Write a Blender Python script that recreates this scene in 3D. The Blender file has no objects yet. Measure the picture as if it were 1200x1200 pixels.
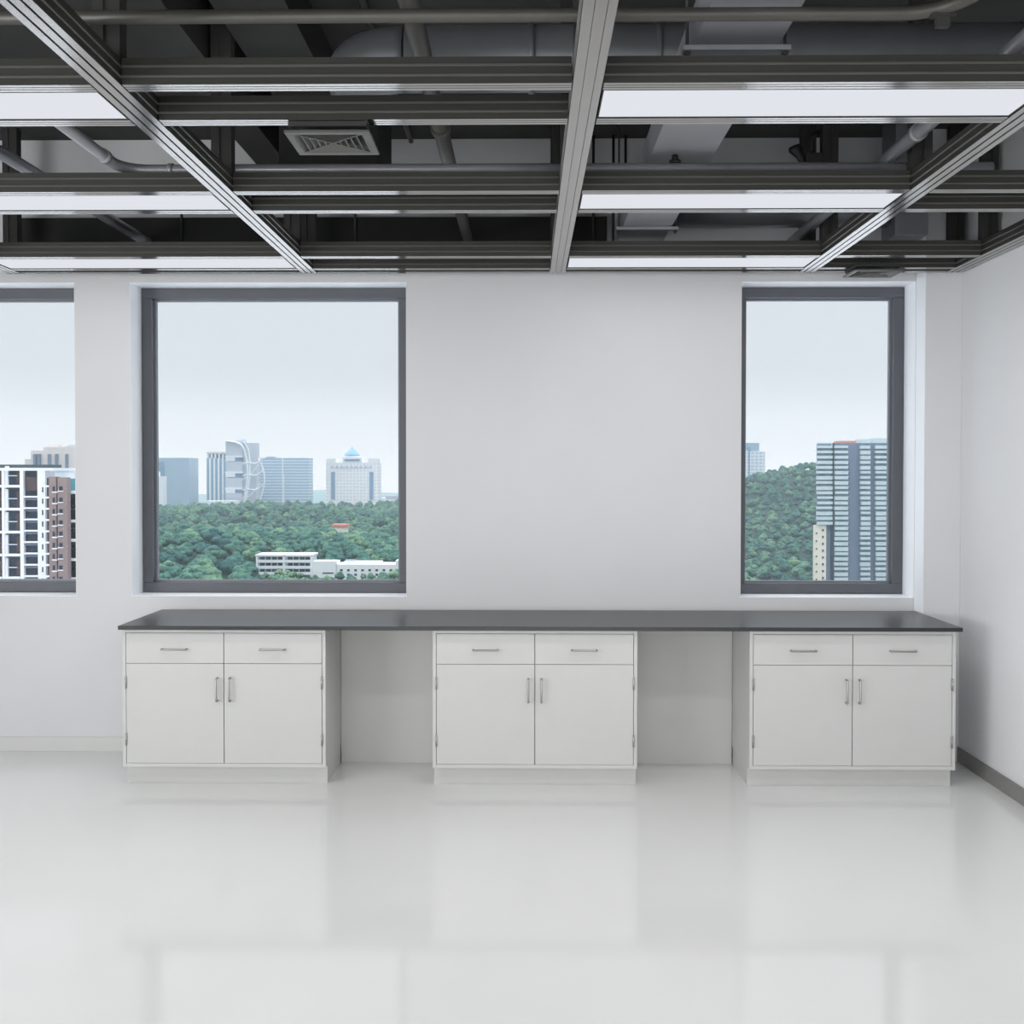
import bpy, bmesh, math, random
from mathutils import Vector, Matrix, noise

random.seed(7)
S = bpy.context.scene
COL = S.collection
PI = math.pi

# ----------------------------------------------------------------------------
# helpers
# ----------------------------------------------------------------------------
def lin(c):
    return tuple(((v / 255) / 12.92 if v / 255 <= .04045 else ((v / 255 + .055) / 1.055) ** 2.4) for v in c)

def mat(name, srgb, rough=.5, metal=0., spec=.5, var=.04, scale=6., bump=0., bscale=60., coat=0., stretch=None):
    """procedural principled material: base colour broken up by a little noise"""
    m = bpy.data.materials.new(name); m.use_nodes = True
    nt = m.node_tree; p = nt.nodes['Principled BSDF']
    r, g, b = lin(srgb)
    tc = nt.nodes.new('ShaderNodeTexCoord'); mp = nt.nodes.new('ShaderNodeMapping')
    if stretch: mp.inputs['Scale'].default_value = stretch
    nt.links.new(tc.outputs['Object'], mp.inputs['Vector'])
    n = nt.nodes.new('ShaderNodeTexNoise'); n.inputs['Scale'].default_value = scale
    n.inputs['Detail'].default_value = 5
    nt.links.new(mp.outputs['Vector'], n.inputs['Vector'])
    cr = nt.nodes.new('ShaderNodeValToRGB')
    cr.color_ramp.elements[0].position = .3; cr.color_ramp.elements[1].position = .7
    cr.color_ramp.elements[0].color = (r * (1 - var), g * (1 - var), b * (1 - var), 1)
    cr.color_ramp.elements[1].color = (min(1, r * (1 + var)), min(1, g * (1 + var)), min(1, b * (1 + var)), 1)
    nt.links.new(n.outputs['Fac'], cr.inputs['Fac'])
    nt.links.new(cr.outputs['Color'], p.inputs['Base Color'])
    p.inputs['Roughness'].default_value = rough
    p.inputs['Metallic'].default_value = metal
    p.inputs['Specular IOR Level'].default_value = spec
    if coat:
        p.inputs['Coat Weight'].default_value = coat; p.inputs['Coat Roughness'].default_value = .08
    if bump:
        n2 = nt.nodes.new('ShaderNodeTexNoise'); n2.inputs['Scale'].default_value = bscale
        nt.links.new(mp.outputs['Vector'], n2.inputs['Vector'])
        bp = nt.nodes.new('ShaderNodeBump'); bp.inputs['Strength'].default_value = bump
        bp.inputs['Distance'].default_value = .01
        nt.links.new(n2.outputs['Fac'], bp.inputs['Height'])
        nt.links.new(bp.outputs['Normal'], p.inputs['Normal'])
    return m

def box(bm, x0, x1, y0, y1, z0, z1):
    v = [bm.verts.new(p) for p in ((x0, y0, z0), (x1, y0, z0), (x1, y1, z0), (x0, y1, z0),
                                   (x0, y0, z1), (x1, y0, z1), (x1, y1, z1), (x0, y1, z1))]
    for f in ((0, 3, 2, 1), (4, 5, 6, 7), (0, 1, 5, 4), (1, 2, 6, 5), (2, 3, 7, 6), (3, 0, 4, 7)):
        bm.faces.new([v[i] for i in f])
    return bm

def boxbm(*a):
    return box(bmesh.new(), *a)

def prism(bm, prof, axis, a0, a1):
    """extrude a closed profile along 'x' (profile in y,z) or 'y' (profile in x,z) or 'z' (profile x,y)"""
    def pt(u, v, a):
        return {'x': (a, u, v), 'y': (u, a, v), 'z': (u, v, a)}[axis]
    A = [bm.verts.new(pt(u, v, a0)) for u, v in prof]
    B = [bm.verts.new(pt(u, v, a1)) for u, v in prof]
    n = len(prof)
    for i in range(n):
        bm.faces.new((A[i], A[(i + 1) % n], B[(i + 1) % n], B[i]))
    bm.faces.new(A[::-1]); bm.faces.new(B)
    bmesh.ops.recalc_face_normals(bm, faces=bm.faces)
    return bm

def fillet(pts, rad, n=8):
    """round the corners of a polyline"""
    pts = [Vector(p) for p in pts]; out = [pts[0]]
    for i in range(1, len(pts) - 1):
        a, b, c = pts[i - 1], pts[i], pts[i + 1]
        d1 = (a - b).normalized(); d2 = (c - b).normalized()
        ang = d1.angle(d2)
        if ang > PI - .02:
            out.append(b); continue
        t = rad / math.tan(ang / 2)
        cen = b + (d1 + d2).normalized() * (rad / math.sin(ang / 2))
        p0 = b + d1 * t; p1 = b + d2 * t
        for k in range(n + 1):
            out.append(cen + (p0 - cen).slerp(p1 - cen, k / n).normalized() * rad)
    out.append(pts[-1])
    return out

def tube(bm, pts, r, seg=14, cap=True):
    pts = [Vector(p) for p in pts]
    rings = []; up = None
    for i, p in enumerate(pts):
        t = ((pts[min(i + 1, len(pts) - 1)] - p).normalized() + (p - pts[max(i - 1, 0)]).normalized()).normalized()
        if up is None:
            up = Vector((0, 0, 1)) if abs(t.z) < .9 else Vector((1, 0, 0))
        s = t.cross(up).normalized(); u = s.cross(t).normalized(); up = u
        rr = r[i] if isinstance(r, (list, tuple)) else r
        rings.append([bm.verts.new(p + s * rr * math.cos(a) + u * rr * math.sin(a))
                      for a in [2 * PI * k / seg for k in range(seg)]])
    for a, b in zip(rings, rings[1:]):
        for k in range(seg):
            f = bm.faces.new((a[k], a[(k + 1) % seg], b[(k + 1) % seg], b[k])); f.smooth = True
    if cap:
        bm.faces.new(rings[0][::-1]); bm.faces.new(rings[-1])
    bmesh.ops.recalc_face_normals(bm, faces=bm.faces)
    return bm

BASE = {}
def obj(name, bm, m, parent=None, bevel=0., smooth=False):
    """link a bmesh (built in world metres) as ONE mesh object"""
    me = bpy.data.meshes.new(name)
    if parent is not None:
        base = BASE[parent.name]
    else:
        xs = [v.co for v in bm.verts]
        base = Vector(((min(p.x for p in xs) + max(p.x for p in xs)) / 2,
                       (min(p.y for p in xs) + max(p.y for p in xs)) / 2, min(p.z for p in xs)))
    bmesh.ops.translate(bm, verts=bm.verts, vec=-base)
    if smooth:
        for f in bm.faces: f.smooth = True
    bm.to_mesh(me); bm.free()
    me.materials.append(m)
    o = bpy.data.objects.new(name, me); COL.objects.link(o)
    BASE[o.name] = base
    if parent is not None: o.parent = parent
    else: o.location = base
    if bevel:
        b = o.modifiers.new('bevel', 'BEVEL'); b.width = bevel; b.segments = 2
        b.limit_method = 'ANGLE'; b.angle_limit = .6
    return o

def tag(o, label=None, cat=None, group=None, kind=None):
    if label: o['label'] = label
    if cat: o['category'] = cat
    if group: o['group'] = group
    if kind: o['kind'] = kind
    return o

def thing(name, loc, label, cat, group=None, kind=None):
    o = bpy.data.objects.new(name, None); COL.objects.link(o)
    o.empty_display_size = .1
    o.location = loc; BASE[o.name] = Vector(loc)
    return tag(o, label, cat, group, kind)

def copy_tree(o, parent=None, loc=None):
    c = o.copy(); COL.objects.link(c); c.parent = parent
    if loc is not None: c.location = loc; BASE[c.name] = Vector(loc)
    for ch in [x for x in KIDS.get(o.name, [])]:
        copy_tree(ch, c)
    return c

KIDS = {}
def note_kids():
    KIDS.clear()
    for o in COL.objects:
        if o.parent: KIDS.setdefault(o.parent.name, []).append(o)

def structure(name, bm, m, label, cat, bevel=0.):
    return tag(obj(name, bm, m, bevel=bevel), label, cat, kind='structure')

# ----------------------------------------------------------------------------
# camera (eye height 1.65 m, looking along +Y at the window wall)
# ----------------------------------------------------------------------------
F = 1250.                       # focal length for a 1200 wide frame
YAW, PITCH, ROLL, SHIFT = .0128, .0185, .0006, -22.5
EYE = Vector((0, 0, 1.65))
cd = bpy.data.cameras.new('camera'); cam = bpy.data.objects.new('camera', cd); COL.objects.link(cam)
cd.sensor_width = 36; cd.lens = 36 * F / 1200; cd.shift_y = SHIFT / 1200
cd.clip_start = .05; cd.clip_end = 9000
fw = Vector((-math.sin(YAW), math.cos(YAW), 0)); rt = Vector((math.cos(YAW), math.sin(YAW), 0)); up = Vector((0, 0, 1))
fw, up = math.cos(PITCH) * fw - math.sin(PITCH) * up, math.cos(PITCH) * up + math.sin(PITCH) * fw
rt, up = math.cos(ROLL) * rt + math.sin(ROLL) * up, math.cos(ROLL) * up - math.sin(ROLL) * rt
R = Matrix((rt, up, -fw)).transposed().to_4x4()
cam.matrix_world = Matrix.Translation(EYE) @ R
S.camera = cam

def at(x, y, D):
    """the point seen at (x, y) of the 1200 px frame that stands D metres beyond the window side"""
    d = fw + rt * ((x - 600) / F) + up * ((600 + SHIFT - y) / F)
    return EYE + d * (D / d.y)

# ----------------------------------------------------------------------------
# materials
# ----------------------------------------------------------------------------
M = {}
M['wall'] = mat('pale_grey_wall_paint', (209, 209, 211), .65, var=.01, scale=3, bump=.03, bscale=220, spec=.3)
M['wall_side'] = mat('lightened_side_wall_paint', (219, 220, 222), .65, var=.01, scale=3, bump=.03, bscale=220, spec=.3)  # same paint as the window wall, lightened to stand in for missing light
M['slab'] = mat('dark_ceiling_paint', (66, 66, 65), .8, var=.08, scale=4, spec=.2)
M['beam'] = mat('dark_beam_paint', (58, 58, 56), .7, var=.08, scale=4, spec=.2)
M['lintel'] = mat('black_band_paint', (46, 46, 46), .7, var=.06, spec=.2)
M['base_white'] = mat('pale_skirting', (204, 204, 202), .5, var=.02)
M['base_steel'] = mat('grey_steel_skirting', (128, 127, 125), .42, var=.05, scale=30, spec=.4)
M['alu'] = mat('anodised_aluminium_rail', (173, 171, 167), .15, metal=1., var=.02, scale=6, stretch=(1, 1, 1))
M['rail_rib'] = mat('lightened_rail_rib', (90, 89, 86), .4, metal=.2, var=.02)  # colour lightened in place of the light the down-facing ribs catch
M['rail_dark'] = mat('dark_rail_side', (57, 56, 53), .42, metal=.2, var=.03, scale=5)
M['steel_pipe'] = mat('grey_steel_pipe', (165, 165, 170), .34, metal=.4, var=.08, scale=14)
M['dark_pipe'] = mat('dark_grey_pipe', (76, 74, 70), .45, metal=.2, var=.06, scale=12)
M['duct'] = mat('galvanised_duct', (124, 125, 129), .38, metal=.4, var=.06, scale=8)
M['tray'] = mat('pale_cable_tray', (158, 158, 164), .5, metal=.1, var=.04)
M['black'] = mat('black_plastic', (32, 32, 32), .5, var=.1)
M['vent'] = mat('grey_vent_metal', (90, 89, 86), .5, metal=.2, var=.05)
M['vent_dark'] = mat('dark_vent_box', (44, 44, 44), .6, var=.06)
M['cab'] = mat('cabinet_powder_coat', (194, 194, 192), .42, var=.012, scale=5, bump=.015, bscale=300)
M['cab_gap'] = mat('cabinet_shadow_gap', (120, 120, 120), .6)
M['chrome'] = mat('satin_steel_handle', (165, 164, 162), .3, metal=.85, var=.04)
M['top'] = mat('dark_phenolic_worktop', (42, 43, 45), .3, var=.08, scale=40, spec=.45)
M['reveal'] = mat('window_lit_reveal_white', (243, 246, 250), .4, var=.006, spec=.4)  # near-white in place of the window light on reveals and pillar flank
M['panel'] = mat('white_back_panel', (203, 202, 199), .55, var=.012)
M['winframe'] = mat('charcoal_window_frame', (84, 86, 92), .45, metal=.1, var=.04)
M['bead'] = mat('grey_glazing_bead', (116, 121, 129), .4, metal=.2, var=.03)

# glossy resin floor
m = mat('glossy_resin_floor', (226, 227, 226), .13, var=.018, scale=1.6, spec=.5)
nt = m.node_tree; p = nt.nodes['Principled BSDF']
n3 = nt.nodes.new('ShaderNodeTexNoise'); n3.inputs['Scale'].default_value = 2.3; n3.inputs['Detail'].default_value = 9
n3.inputs['Roughness'].default_value = .7
tc = nt.nodes.new('ShaderNodeTexCoord'); nt.links.new(tc.outputs['Object'], n3.inputs['Vector'])
r3 = nt.nodes.new('ShaderNodeValToRGB'); r3.color_ramp.elements[0].position = .62; r3.color_ramp.elements[1].position = .78
r3.color_ramp.elements[0].color = (0, 0, 0, 1); r3.color_ramp.elements[1].color = (.35, .35, .35, 1)
nt.links.new(n3.outputs['Fac'], r3.inputs['Fac'])
mx = nt.nodes.new('ShaderNodeMixRGB'); mx.inputs['Color2'].default_value = (*lin((222, 214, 204)), 1)
src = p.inputs['Base Color'].links[0].from_socket
nt.links.new(r3.outputs['Color'], mx.inputs['Fac']); nt.links.new(src, mx.inputs['Color1'])
nt.links.new(mx.outputs['Color'], p.inputs['Base Color'])
rr = nt.nodes.new('ShaderNodeMapRange'); rr.inputs['To Min'].default_value = .06; rr.inputs['To Max'].default_value = .12
nt.links.new(n3.outputs['Fac'], rr.inputs['Value']); nt.links.new(rr.outputs['Result'], p.inputs['Roughness'])
M['floor'] = m

# window glass: thin clear sheet with a weak reflection
m = bpy.data.materials.new('clear_window_glass'); m.use_nodes = True; nt = m.node_tree; nt.nodes.clear()
o_ = nt.nodes.new('ShaderNodeOutputMaterial'); tr = nt.nodes.new('ShaderNodeBsdfTransparent'); gl = nt.nodes.new('ShaderNodeBsdfGlossy')
tr.inputs['Color'].default_value = (.985, .992, .99, 1); gl.inputs['Roughness'].default_value = .02
fr = nt.nodes.new('ShaderNodeFresnel'); fr.inputs['IOR'].default_value = 1.02
ms = nt.nodes.new('ShaderNodeMixShader')
nt.links.new(fr.outputs[0], ms.inputs[0]); nt.links.new(tr.outputs[0], ms.inputs[1]); nt.links.new(gl.outputs[0], ms.inputs[2])
nt.links.new(ms.outputs[0], o_.inputs['Surface'])
M['glass'] = m

# lit diffuser of the ceiling lights
m = bpy.data.materials.new('lit_light_diffuser'); m.use_nodes = True; nt = m.node_tree; nt.nodes.clear()
o_ = nt.nodes.new('ShaderNodeOutputMaterial'); e = nt.nodes.new('ShaderNodeEmission')
e.inputs['Color'].default_value = (*lin((225, 228, 235)), 1); e.inputs['Strength'].default_value = 1.0
nt.links.new(e.outputs[0], o_.inputs['Surface'])
M['diffuser'] = m

# ----------------------------------------------------------------------------
# room shell
# ----------------------------------------------------------------------------
XL, XR, YB, YF, ZC = -6.0, 2.48, 6.26, -5.0, 3.60
YO = YB + .34                     # outer face of the window wall
W = [(-4.30, -2.655), (-2.328, -.70), (1.258, 2.272)]
WZ0, WZ1 = .921, 2.768

structure('floor', boxbm(XL - .2, XR + .2, YF - .2, YO, -.15, 0), M['floor'], 'glossy pale grey resin floor of the empty room', 'floor')
structure('ceiling', boxbm(XL - .2, XR + .2, YF - .2, YO, ZC, ZC + .15), M['slab'], 'dark painted ceiling slab above the rail grid', 'ceiling')
bm = bmesh.new()
xs = [XL - .2] + [v for w in W for v in w] + [XR + .2]
for i in range(0, len(xs), 2):
    box(bm, xs[i], xs[i + 1], YB, YO, 0, ZC)
for a, b in W:
    box(bm, a, b, YB, YO, 0, WZ0); box(bm, a, b, YB, YO, WZ1, ZC)
structure('wall_back', bm, M['wall'], 'white wall with three square windows behind the worktop', 'wall')
structure('wall_right', boxbm(XR, XR + .2, YF, YB, 0, ZC), M['wall_side'], 'plain white side wall at the right edge', 'wall')
structure('wall_left', boxbm(XL - .2, XL, YF, YB, 0, ZC), M['wall_side'], 'plain white side wall far to the left', 'wall')
structure('wall_front', boxbm(XL - .2, XR + .2, YF - .2, YF, 0, ZC), M['wall_side'], 'plain white wall opposite the windows', 'wall')
structure('pillar', boxbm(2.273, XR - .001, 6.11, YB - .001, 0, ZC), M['wall'], 'shallow white pillar in the corner beside the right window', 'pillar')
structure('baseboard_back', boxbm(XL, 2.27, YB - .008, YB - .001, 0, .085), M['base_white'], 'pale skirting along the foot of the window wall', 'skirting', .002)
bm = boxbm(2.273, XR - .012, 6.102, 6.109, 0, .085)
structure('trim_1', bm, M['base_white'], 'short pale skirting at the foot of the corner pillar', 'skirting')
structure('baseboard_right', boxbm(XR - .011, XR - .001, YF, 6.108, 0, .085), M['base_steel'], 'grey metal skirting along the right wall', 'skirting', .002)
structure('trim_5', boxbm(2.2705, 2.2725, 6.1105, YB - .0085, .086, ZC - .001), M['reveal'], 'thin strip on the left flank of the corner pillar, whitened to look window-lit', 'reveal')  # added strip, its white stands for window light on the pillar
structure('trim_2', boxbm(-2.96, .47, YB - .05, YB - .001, 2.90, 3.135), M['lintel'], 'black horizontal band high on the window wall above the rails', 'band')
structure('trim_3', boxbm(-1.45, -1.285, YF, YB - .001, 3.31, ZC - .001), M['beam'], 'narrow dark ceiling beam running above the left rail', 'beam')
structure('trim_4', boxbm(-1.175, -.895, YF, 5.0, 3.40, ZC - .001), M['beam'], 'wide dark ceiling beam running towards the dark air box', 'beam')

# windows: set back in deep reveals, their lining whitened to look window-lit
wl = ['window with a charcoal frame cut off by the left edge, apartment block outside',
      'large window with a charcoal frame left of the bare wall, skyline and forest outside',
      'narrower window with a charcoal frame near the right corner, balcony tower outside']
FY = 6.445
for i, (a, b) in enumerate(W):
    t = thing('window_%d' % (i + 1), ((a + b) / 2, FY, WZ0), wl[i], 'window', kind='structure')
    fwid = .062; bm = bmesh.new(); a1, b1, z0, z1 = a + .002, b - .002, WZ0 + .002, WZ1 - .002
    box(bm, a1, b1, FY, FY + .085, z0, z0 + fwid); box(bm, a1, b1, FY, FY + .085, z1 - fwid, z1)
    box(bm, a1, a1 + fwid, FY, FY + .085, z0 + fwid, z1 - fwid); box(bm, b1 - fwid, b1, FY, FY + .085, z0 + fwid, z1 - fwid)
    obj('window_frame', bm, M['winframe'], t, .003)
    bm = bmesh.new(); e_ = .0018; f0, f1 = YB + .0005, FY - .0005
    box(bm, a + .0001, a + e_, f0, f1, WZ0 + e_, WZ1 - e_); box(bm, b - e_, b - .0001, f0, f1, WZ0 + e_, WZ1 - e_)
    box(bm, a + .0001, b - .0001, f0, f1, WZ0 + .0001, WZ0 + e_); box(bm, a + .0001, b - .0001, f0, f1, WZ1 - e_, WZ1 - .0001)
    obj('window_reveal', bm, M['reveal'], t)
    bm = bmesh.new(); c0, c1, d0, d1 = a1 + fwid, b1 - fwid, z0 + fwid, z1 - fwid; q = .012
    for g in ((c0, c1, d0, d0 + q), (c0, c1, d1 - q, d1), (c0, c0 + q, d0 + q, d1 - q), (c1 - q, c1, d0 + q, d1 - q)):
        box(bm, g[0], g[1], FY + .045, FY + .075, g[2], g[3])
    obj('glazing_bead', bm, M['bead'], t)
    obj('pane', boxbm(c0 + q, c1 - q, FY + .058, FY + .062, d0 + q, d1 - q), M['glass'], t)

# ----------------------------------------------------------------------------
# base cabinets under one long worktop
# ----------------------------------------------------------------------------
CW, CY0, CY1, CZ0, CZ1 = 1.072, 5.57, 6.035, .10, .829
def cabinet(x0, label):
    x1 = x0 + CW
    t = thing('base_cabinet', ((x0 + x1) / 2, CY0, 0), label, 'cabinet', 'white lab cabinets under the worktop')
    st, rl = .022, .022
    # carcass: sides, bottom, back and a face frame with the doors inset
    bm = bmesh.new()
    box(bm, x0, x0 + .018, CY0, CY1, CZ0, CZ1); box(bm, x1 - .018, x1, CY0, CY1, CZ0, CZ1)
    box(bm, x0 + .018, x1 - .018, CY1 - .01, CY1, CZ0, CZ1)
    box(bm, x0 + .018, x1 - .018, CY0 + .001, CY1 - .01, CZ0, CZ0 + .02)
    box(bm, x0 + .018, x1 - .018, CY0 + .001, CY1 - .01, CZ1 - .02, CZ1)
    box(bm, x0 + .018, x1 - .018, CY0 + .022, CY0 + .03, CZ0 + .02, CZ1 - .02)
    obj('carcass', bm, M['cab'], t, .001)
    obj('plinth', boxbm(x0 + .002, x1 - .002, CY0 + .06, CY1 - .01, 0, CZ0), M['cab'], t)
    mid = (x0 + x1) / 2; g = .0018
    zt = CZ1 - .0215; zs = .648; zb = CZ0 + .0215
    for s in (-1, 1):
        a, b = (x0 + .0205, mid - g) if s < 0 else (mid + g, x1 - .0205)
        # drawer front with a horizontal wire pull
        d = obj('drawer', boxbm(a, b, CY0 - .001, CY0 + .02, zs + g * .6, zt), M['cab'], t, .0015)
        c = (a + b) / 2; hz = (zs + zt) / 2 - .004; w = .065
        bm = tube(bmesh.new(), fillet([(c - w, CY0, hz), (c - w, CY0 - .028, hz), (c + w, CY0 - .028, hz), (c + w, CY0, hz)], .009, 5), .0048, 10)
        obj('handle', bm, M['chrome'], d)
        d = obj('door', boxbm(a, b, CY0 - .001, CY0 + .02, zb, zs - g * .6), M['cab'], t, .0015)
        hx = mid + s * .034; h0, h1 = .452, .572
        bm = tube(bmesh.new(), fillet([(hx, CY0, h0), (hx, CY0 - .028, h0), (hx, CY0 - .028, h1), (hx, CY0, h1)], .009, 5), .0052, 10)
        obj('handle', bm, M['chrome'], d)
        ex = x0 + .0195 if s < 0 else x1 - .0195
        for hz in (.215, .515):
            bm = tube(bmesh.new(), [(ex, CY0 - .005, hz), (ex, CY0 - .005, hz + .065)], .0042, 10)
            box(bm, ex - .006, ex + .006, CY0 - .003, CY0 - .0005, hz + .004, hz + .061)
            obj('hinge', bm, M['chrome'], d)
    return t
c1 = cabinet(-2.122, 'white two-door cabinet at the left end of the worktop')
note_kids()
for x0, lb in ((-.487, 'white two-door cabinet under the middle of the worktop, between both knee spaces'),
               (1.171, 'white two-door cabinet at the right end of the worktop, beside the right wall')):
    c = copy_tree(c1, None, (x0 + CW / 2, CY0, 0)); c['label'] = lb
top = obj('worktop', boxbm(-2.13, 2.262, 5.53, 6.205, CZ1 + .001, .851), M['top'], bevel=.002)
tag(top, 'long dark grey worktop lying across the three white cabinets', 'worktop')
for x0, x1, lb in ((-1.049, -.488, 'white panel closing the left knee space under the worktop'),
                   (.586, 1.170, 'white panel closing the right knee space under the worktop')):
    t = tag(obj('back_panel', boxbm(x0, x1, 6.036, 6.054, .0, CZ1), M['panel'], bevel=.001), lb, 'panel', 'panels behind the knee spaces')

# ----------------------------------------------------------------------------
# suspended grid of aluminium rails
# ----------------------------------------------------------------------------
GZ, GH = 2.785, .078
def rail_profile(c, w, grooves):
    """slotted extrusion seen end-on: grooves in the underside, two thin ribs on each flank"""
    h = GH; x = w / 2; gd = .006; gw = .0075 if len(grooves) and w > .07 else .0045
    pts = [(-x, 0)]
    for g in grooves:
        pts += [(g - gw / 2, 0), (g - gw / 2, gd), (g + gw / 2, gd), (g + gw / 2, 0)]
    pts += [(x, 0)]
    rib = .0035
    def flank(s):
        return [(s * x, .021), (s * (x + rib), .023), (s * (x + rib), .027), (s * x, .029),
                (s * x, .050), (s * (x + rib), .052), (s * (x + rib), .056), (s * x, .058), (s * x, h)]
    pts += flank(1) + flank(-1)[::-1]
    return [(c + u, GZ + v) for u, v in pts]

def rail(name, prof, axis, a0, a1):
    """bright metallic underside, darker flanks, ribs lightened in colour"""
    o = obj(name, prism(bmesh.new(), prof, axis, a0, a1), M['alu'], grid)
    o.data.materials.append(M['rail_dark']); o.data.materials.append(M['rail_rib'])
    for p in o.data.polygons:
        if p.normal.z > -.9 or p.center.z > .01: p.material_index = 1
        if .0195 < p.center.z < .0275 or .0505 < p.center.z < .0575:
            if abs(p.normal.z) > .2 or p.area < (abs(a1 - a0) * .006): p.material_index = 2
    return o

grid = thing('ceiling_rail_grid', (-.3, 4.3, GZ), 'suspended grid of slotted aluminium rails hanging under the dark ceiling', 'ceiling grid')
LX = [-2.92, -1.229, .18, 1.585, 2.415]; LW = .085
for x in LX:
    rail('long_rail', rail_profile(x, LW, (-.016, .016)), 'y', 1.0, 6.085)
RY = [(3.124, 3.188), (3.437, 3.5), (4.307, 4.369), (4.621, 4.683), (5.598, 5.663), (5.93, 5.985), (6.03, 6.085)]
for a, b in zip(LX, LX[1:]):
    for y0, y1 in RY:
        pr = rail_profile((y0 + y1) / 2, y1 - y0 - .008, (-.009, .009))
        rail('cross_rail', pr, 'x', a + LW / 2 + .0045, b - LW / 2 - .0045)
for x in LX:
    for y in (3.156, 4.338, 5.63, 6.055):
        bm = bmesh.new(); w = .041
        prism(bm, [(x - w, y - .028), (x - .008, y - .028), (x - .008, y - .022), (x + .008, y - .022), (x + .008, y - .028), (x + w, y - .028),
                   (x + w, y + .028), (x - w, y + .028)], 'z', GZ + GH, ZC - .001)
        obj('hanger_post', bm, M['beam'], grid)

# light panels between the paired cross rails
lights = []
def light(x0, x1, y0, y1, label, watts):
    t = thing('ceiling_light', ((x0 + x1) / 2, (y0 + y1) / 2, GZ), label, 'ceiling light', 'long light panels in the ceiling grid')
    bm = bmesh.new(); q = .004; z0, z1 = GZ + .001, GZ + .05
    box(bm, x0, x1, y0, y0 + q, z0, z1); box(bm, x0, x1, y1 - q, y1, z0, z1)
    box(bm, x0, x0 + q, y0 + q, y1 - q, z0, z1); box(bm, x1 - q, x1, y0 + q, y1 - q, z0, z1)
    box(bm, x0, x1, y0, y1, z1, z1 + .004)
    obj('light_frame', bm, M['vent_dark'], t)
    obj('diffuser', boxbm(x0 + q, x1 - q, y0 + q, y1 - q, z0 + .002, z0 + .008), M['diffuser'], t)
    lamp(x0, x1, y0, y1, watts)

def lamp(x0, x1, y0, y1, watts):
    ld = bpy.data.lights.new('panel_and_fill_light', 'AREA'); ld.shape = 'RECTANGLE'
    ld.size = abs(x1 - x0) - .02; ld.size_y = abs(y1 - y0) - .02; ld.energy = watts; ld.color = (1, .985, .975)
    lo = bpy.data.objects.new('panel_and_fill_light', ld); COL.objects.link(lo); lo.location = ((x0 + x1) / 2, (y0 + y1) / 2, GZ - .004)
    lights.append(lo)

W_PANEL, W_ROOM = (16., 14., .8), 9.
for k, (y0, y1) in enumerate(((3.188, 3.437), (4.369, 4.621), (5.663, 5.93))):
    where = ('nearest to the camera', 'second from the camera', 'closest to the window wall')[k]
    light(-2.872, -1.277, y0 + .001, y1 - .001, 'long lit ceiling panel left of the left rail, ' + where, W_PANEL[k])
    light(.228, 1.537, y0 + .001, y1 - .001, 'long lit ceiling panel right of the middle rail, ' + where, W_PANEL[k])
for y in (1.9, .6, -.7, -2.0, -3.3):          # unseen fill lamps added above and behind the view, without panels
    for x0, x1 in ((-5.6, -4.3), (-2.872, -1.277), (.228, 1.537)):
        lamp(x0, x1, y, y + .25, W_ROOM * (.25 if y > 0 else 1))
def fill_area(name, loc, rot, sx, sy, watts):        # unseen fill areas added at the blank walls to brighten the room
    ld = bpy.data.lights.new(name, 'AREA'); ld.shape = 'RECTANGLE'; ld.size = sx; ld.size_y = sy; ld.energy = watts; ld.color = (.975, .99, 1)
    lo = bpy.data.objects.new(name, ld); COL.objects.link(lo); lo.location = loc; lo.rotation_euler = rot
fill_area('fill_behind', (-.2, YF + .05, 1.1), (PI / 2, 0, 0), 5., 1.4, 126)
fill_area('fill_left', (XL + .05, -.9, 1.45), (PI / 2, 0, -PI / 2), 6., 1.7, 305)

# ----------------------------------------------------------------------------
# services above the grid
# ----------------------------------------------------------------------------
def pipe(pts, r, m, label, cat='pipe', rad=.1, name='ceiling_pipe'):
    t = thing(name, pts[0], label, cat)
    obj('tube', tube(bmesh.new(), fillet(pts, rad, 10) if len(pts) > 2 else pts, r, 18), m, t)
    return t
def collar(t, p, axis, r, w, m):
    p = Vector(p); d = {'x': Vector((1, 0, 0)), 'y': Vector((0, 1, 0)), 'z': Vector((0, 0, 1))}[axis]
    obj('collar', tube(bmesh.new(), [p - d * w / 2, p + d * w / 2], r, 18), m, t)

t = pipe([(-4.6, 2.97, 2.914), (1.19, 2.97, 2.914), (1.19, 1.2, 2.914)], .0185, M['dark_pipe'],
         'dark horizontal pipe nearest to the camera, bending at its right end', rad=.16)
bm = boxbm(1.115, 1.15, 2.93, 2.95, 2.863, 2.895); box(bm, 1.10, 1.165, 2.928, 2.952, 2.890, 2.897); box(bm, 1.128, 1.137, 2.935, 2.945, 2.93, ZC - .002)
obj('pipe_clamp', bm, M['beam'], t)
t = pipe([(-.335, 1.2, 3.0), (-.335, 6.2, 3.0)], .031, M['dark_pipe'], 'grey pipe running towards the window wall left of the middle rail')
for y in (2.4, 4.2): collar(t, (-.335, y, 3.0), 'y', .038, .05, M['dark_pipe'])
t = pipe([(1.497, 1.2, 2.952), (1.497, 6.08, 2.952)], .028, M['steel_pipe'], 'silvery pipe running towards the window wall beside the right rail')
for y in (3.62, 4.12): collar(t, (1.497, y, 2.952), 'y', .034, .04, M['steel_pipe'])
bm = tube(bmesh.new(), [(1.53, 3.78, 2.908), (1.53, 3.78, 2.93)], .03, 14); box(bm, 1.50, 1.56, 3.75, 3.81, 2.90, 2.908)
obj('pipe_clamp', bm, M['black'], t)
t = pipe([(-2.2, 1.2, 2.99), (-2.2, 6.2, 2.99)], .028, M['steel_pipe'], 'silvery pipe with two clamps at the far left of the ceiling')
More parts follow.
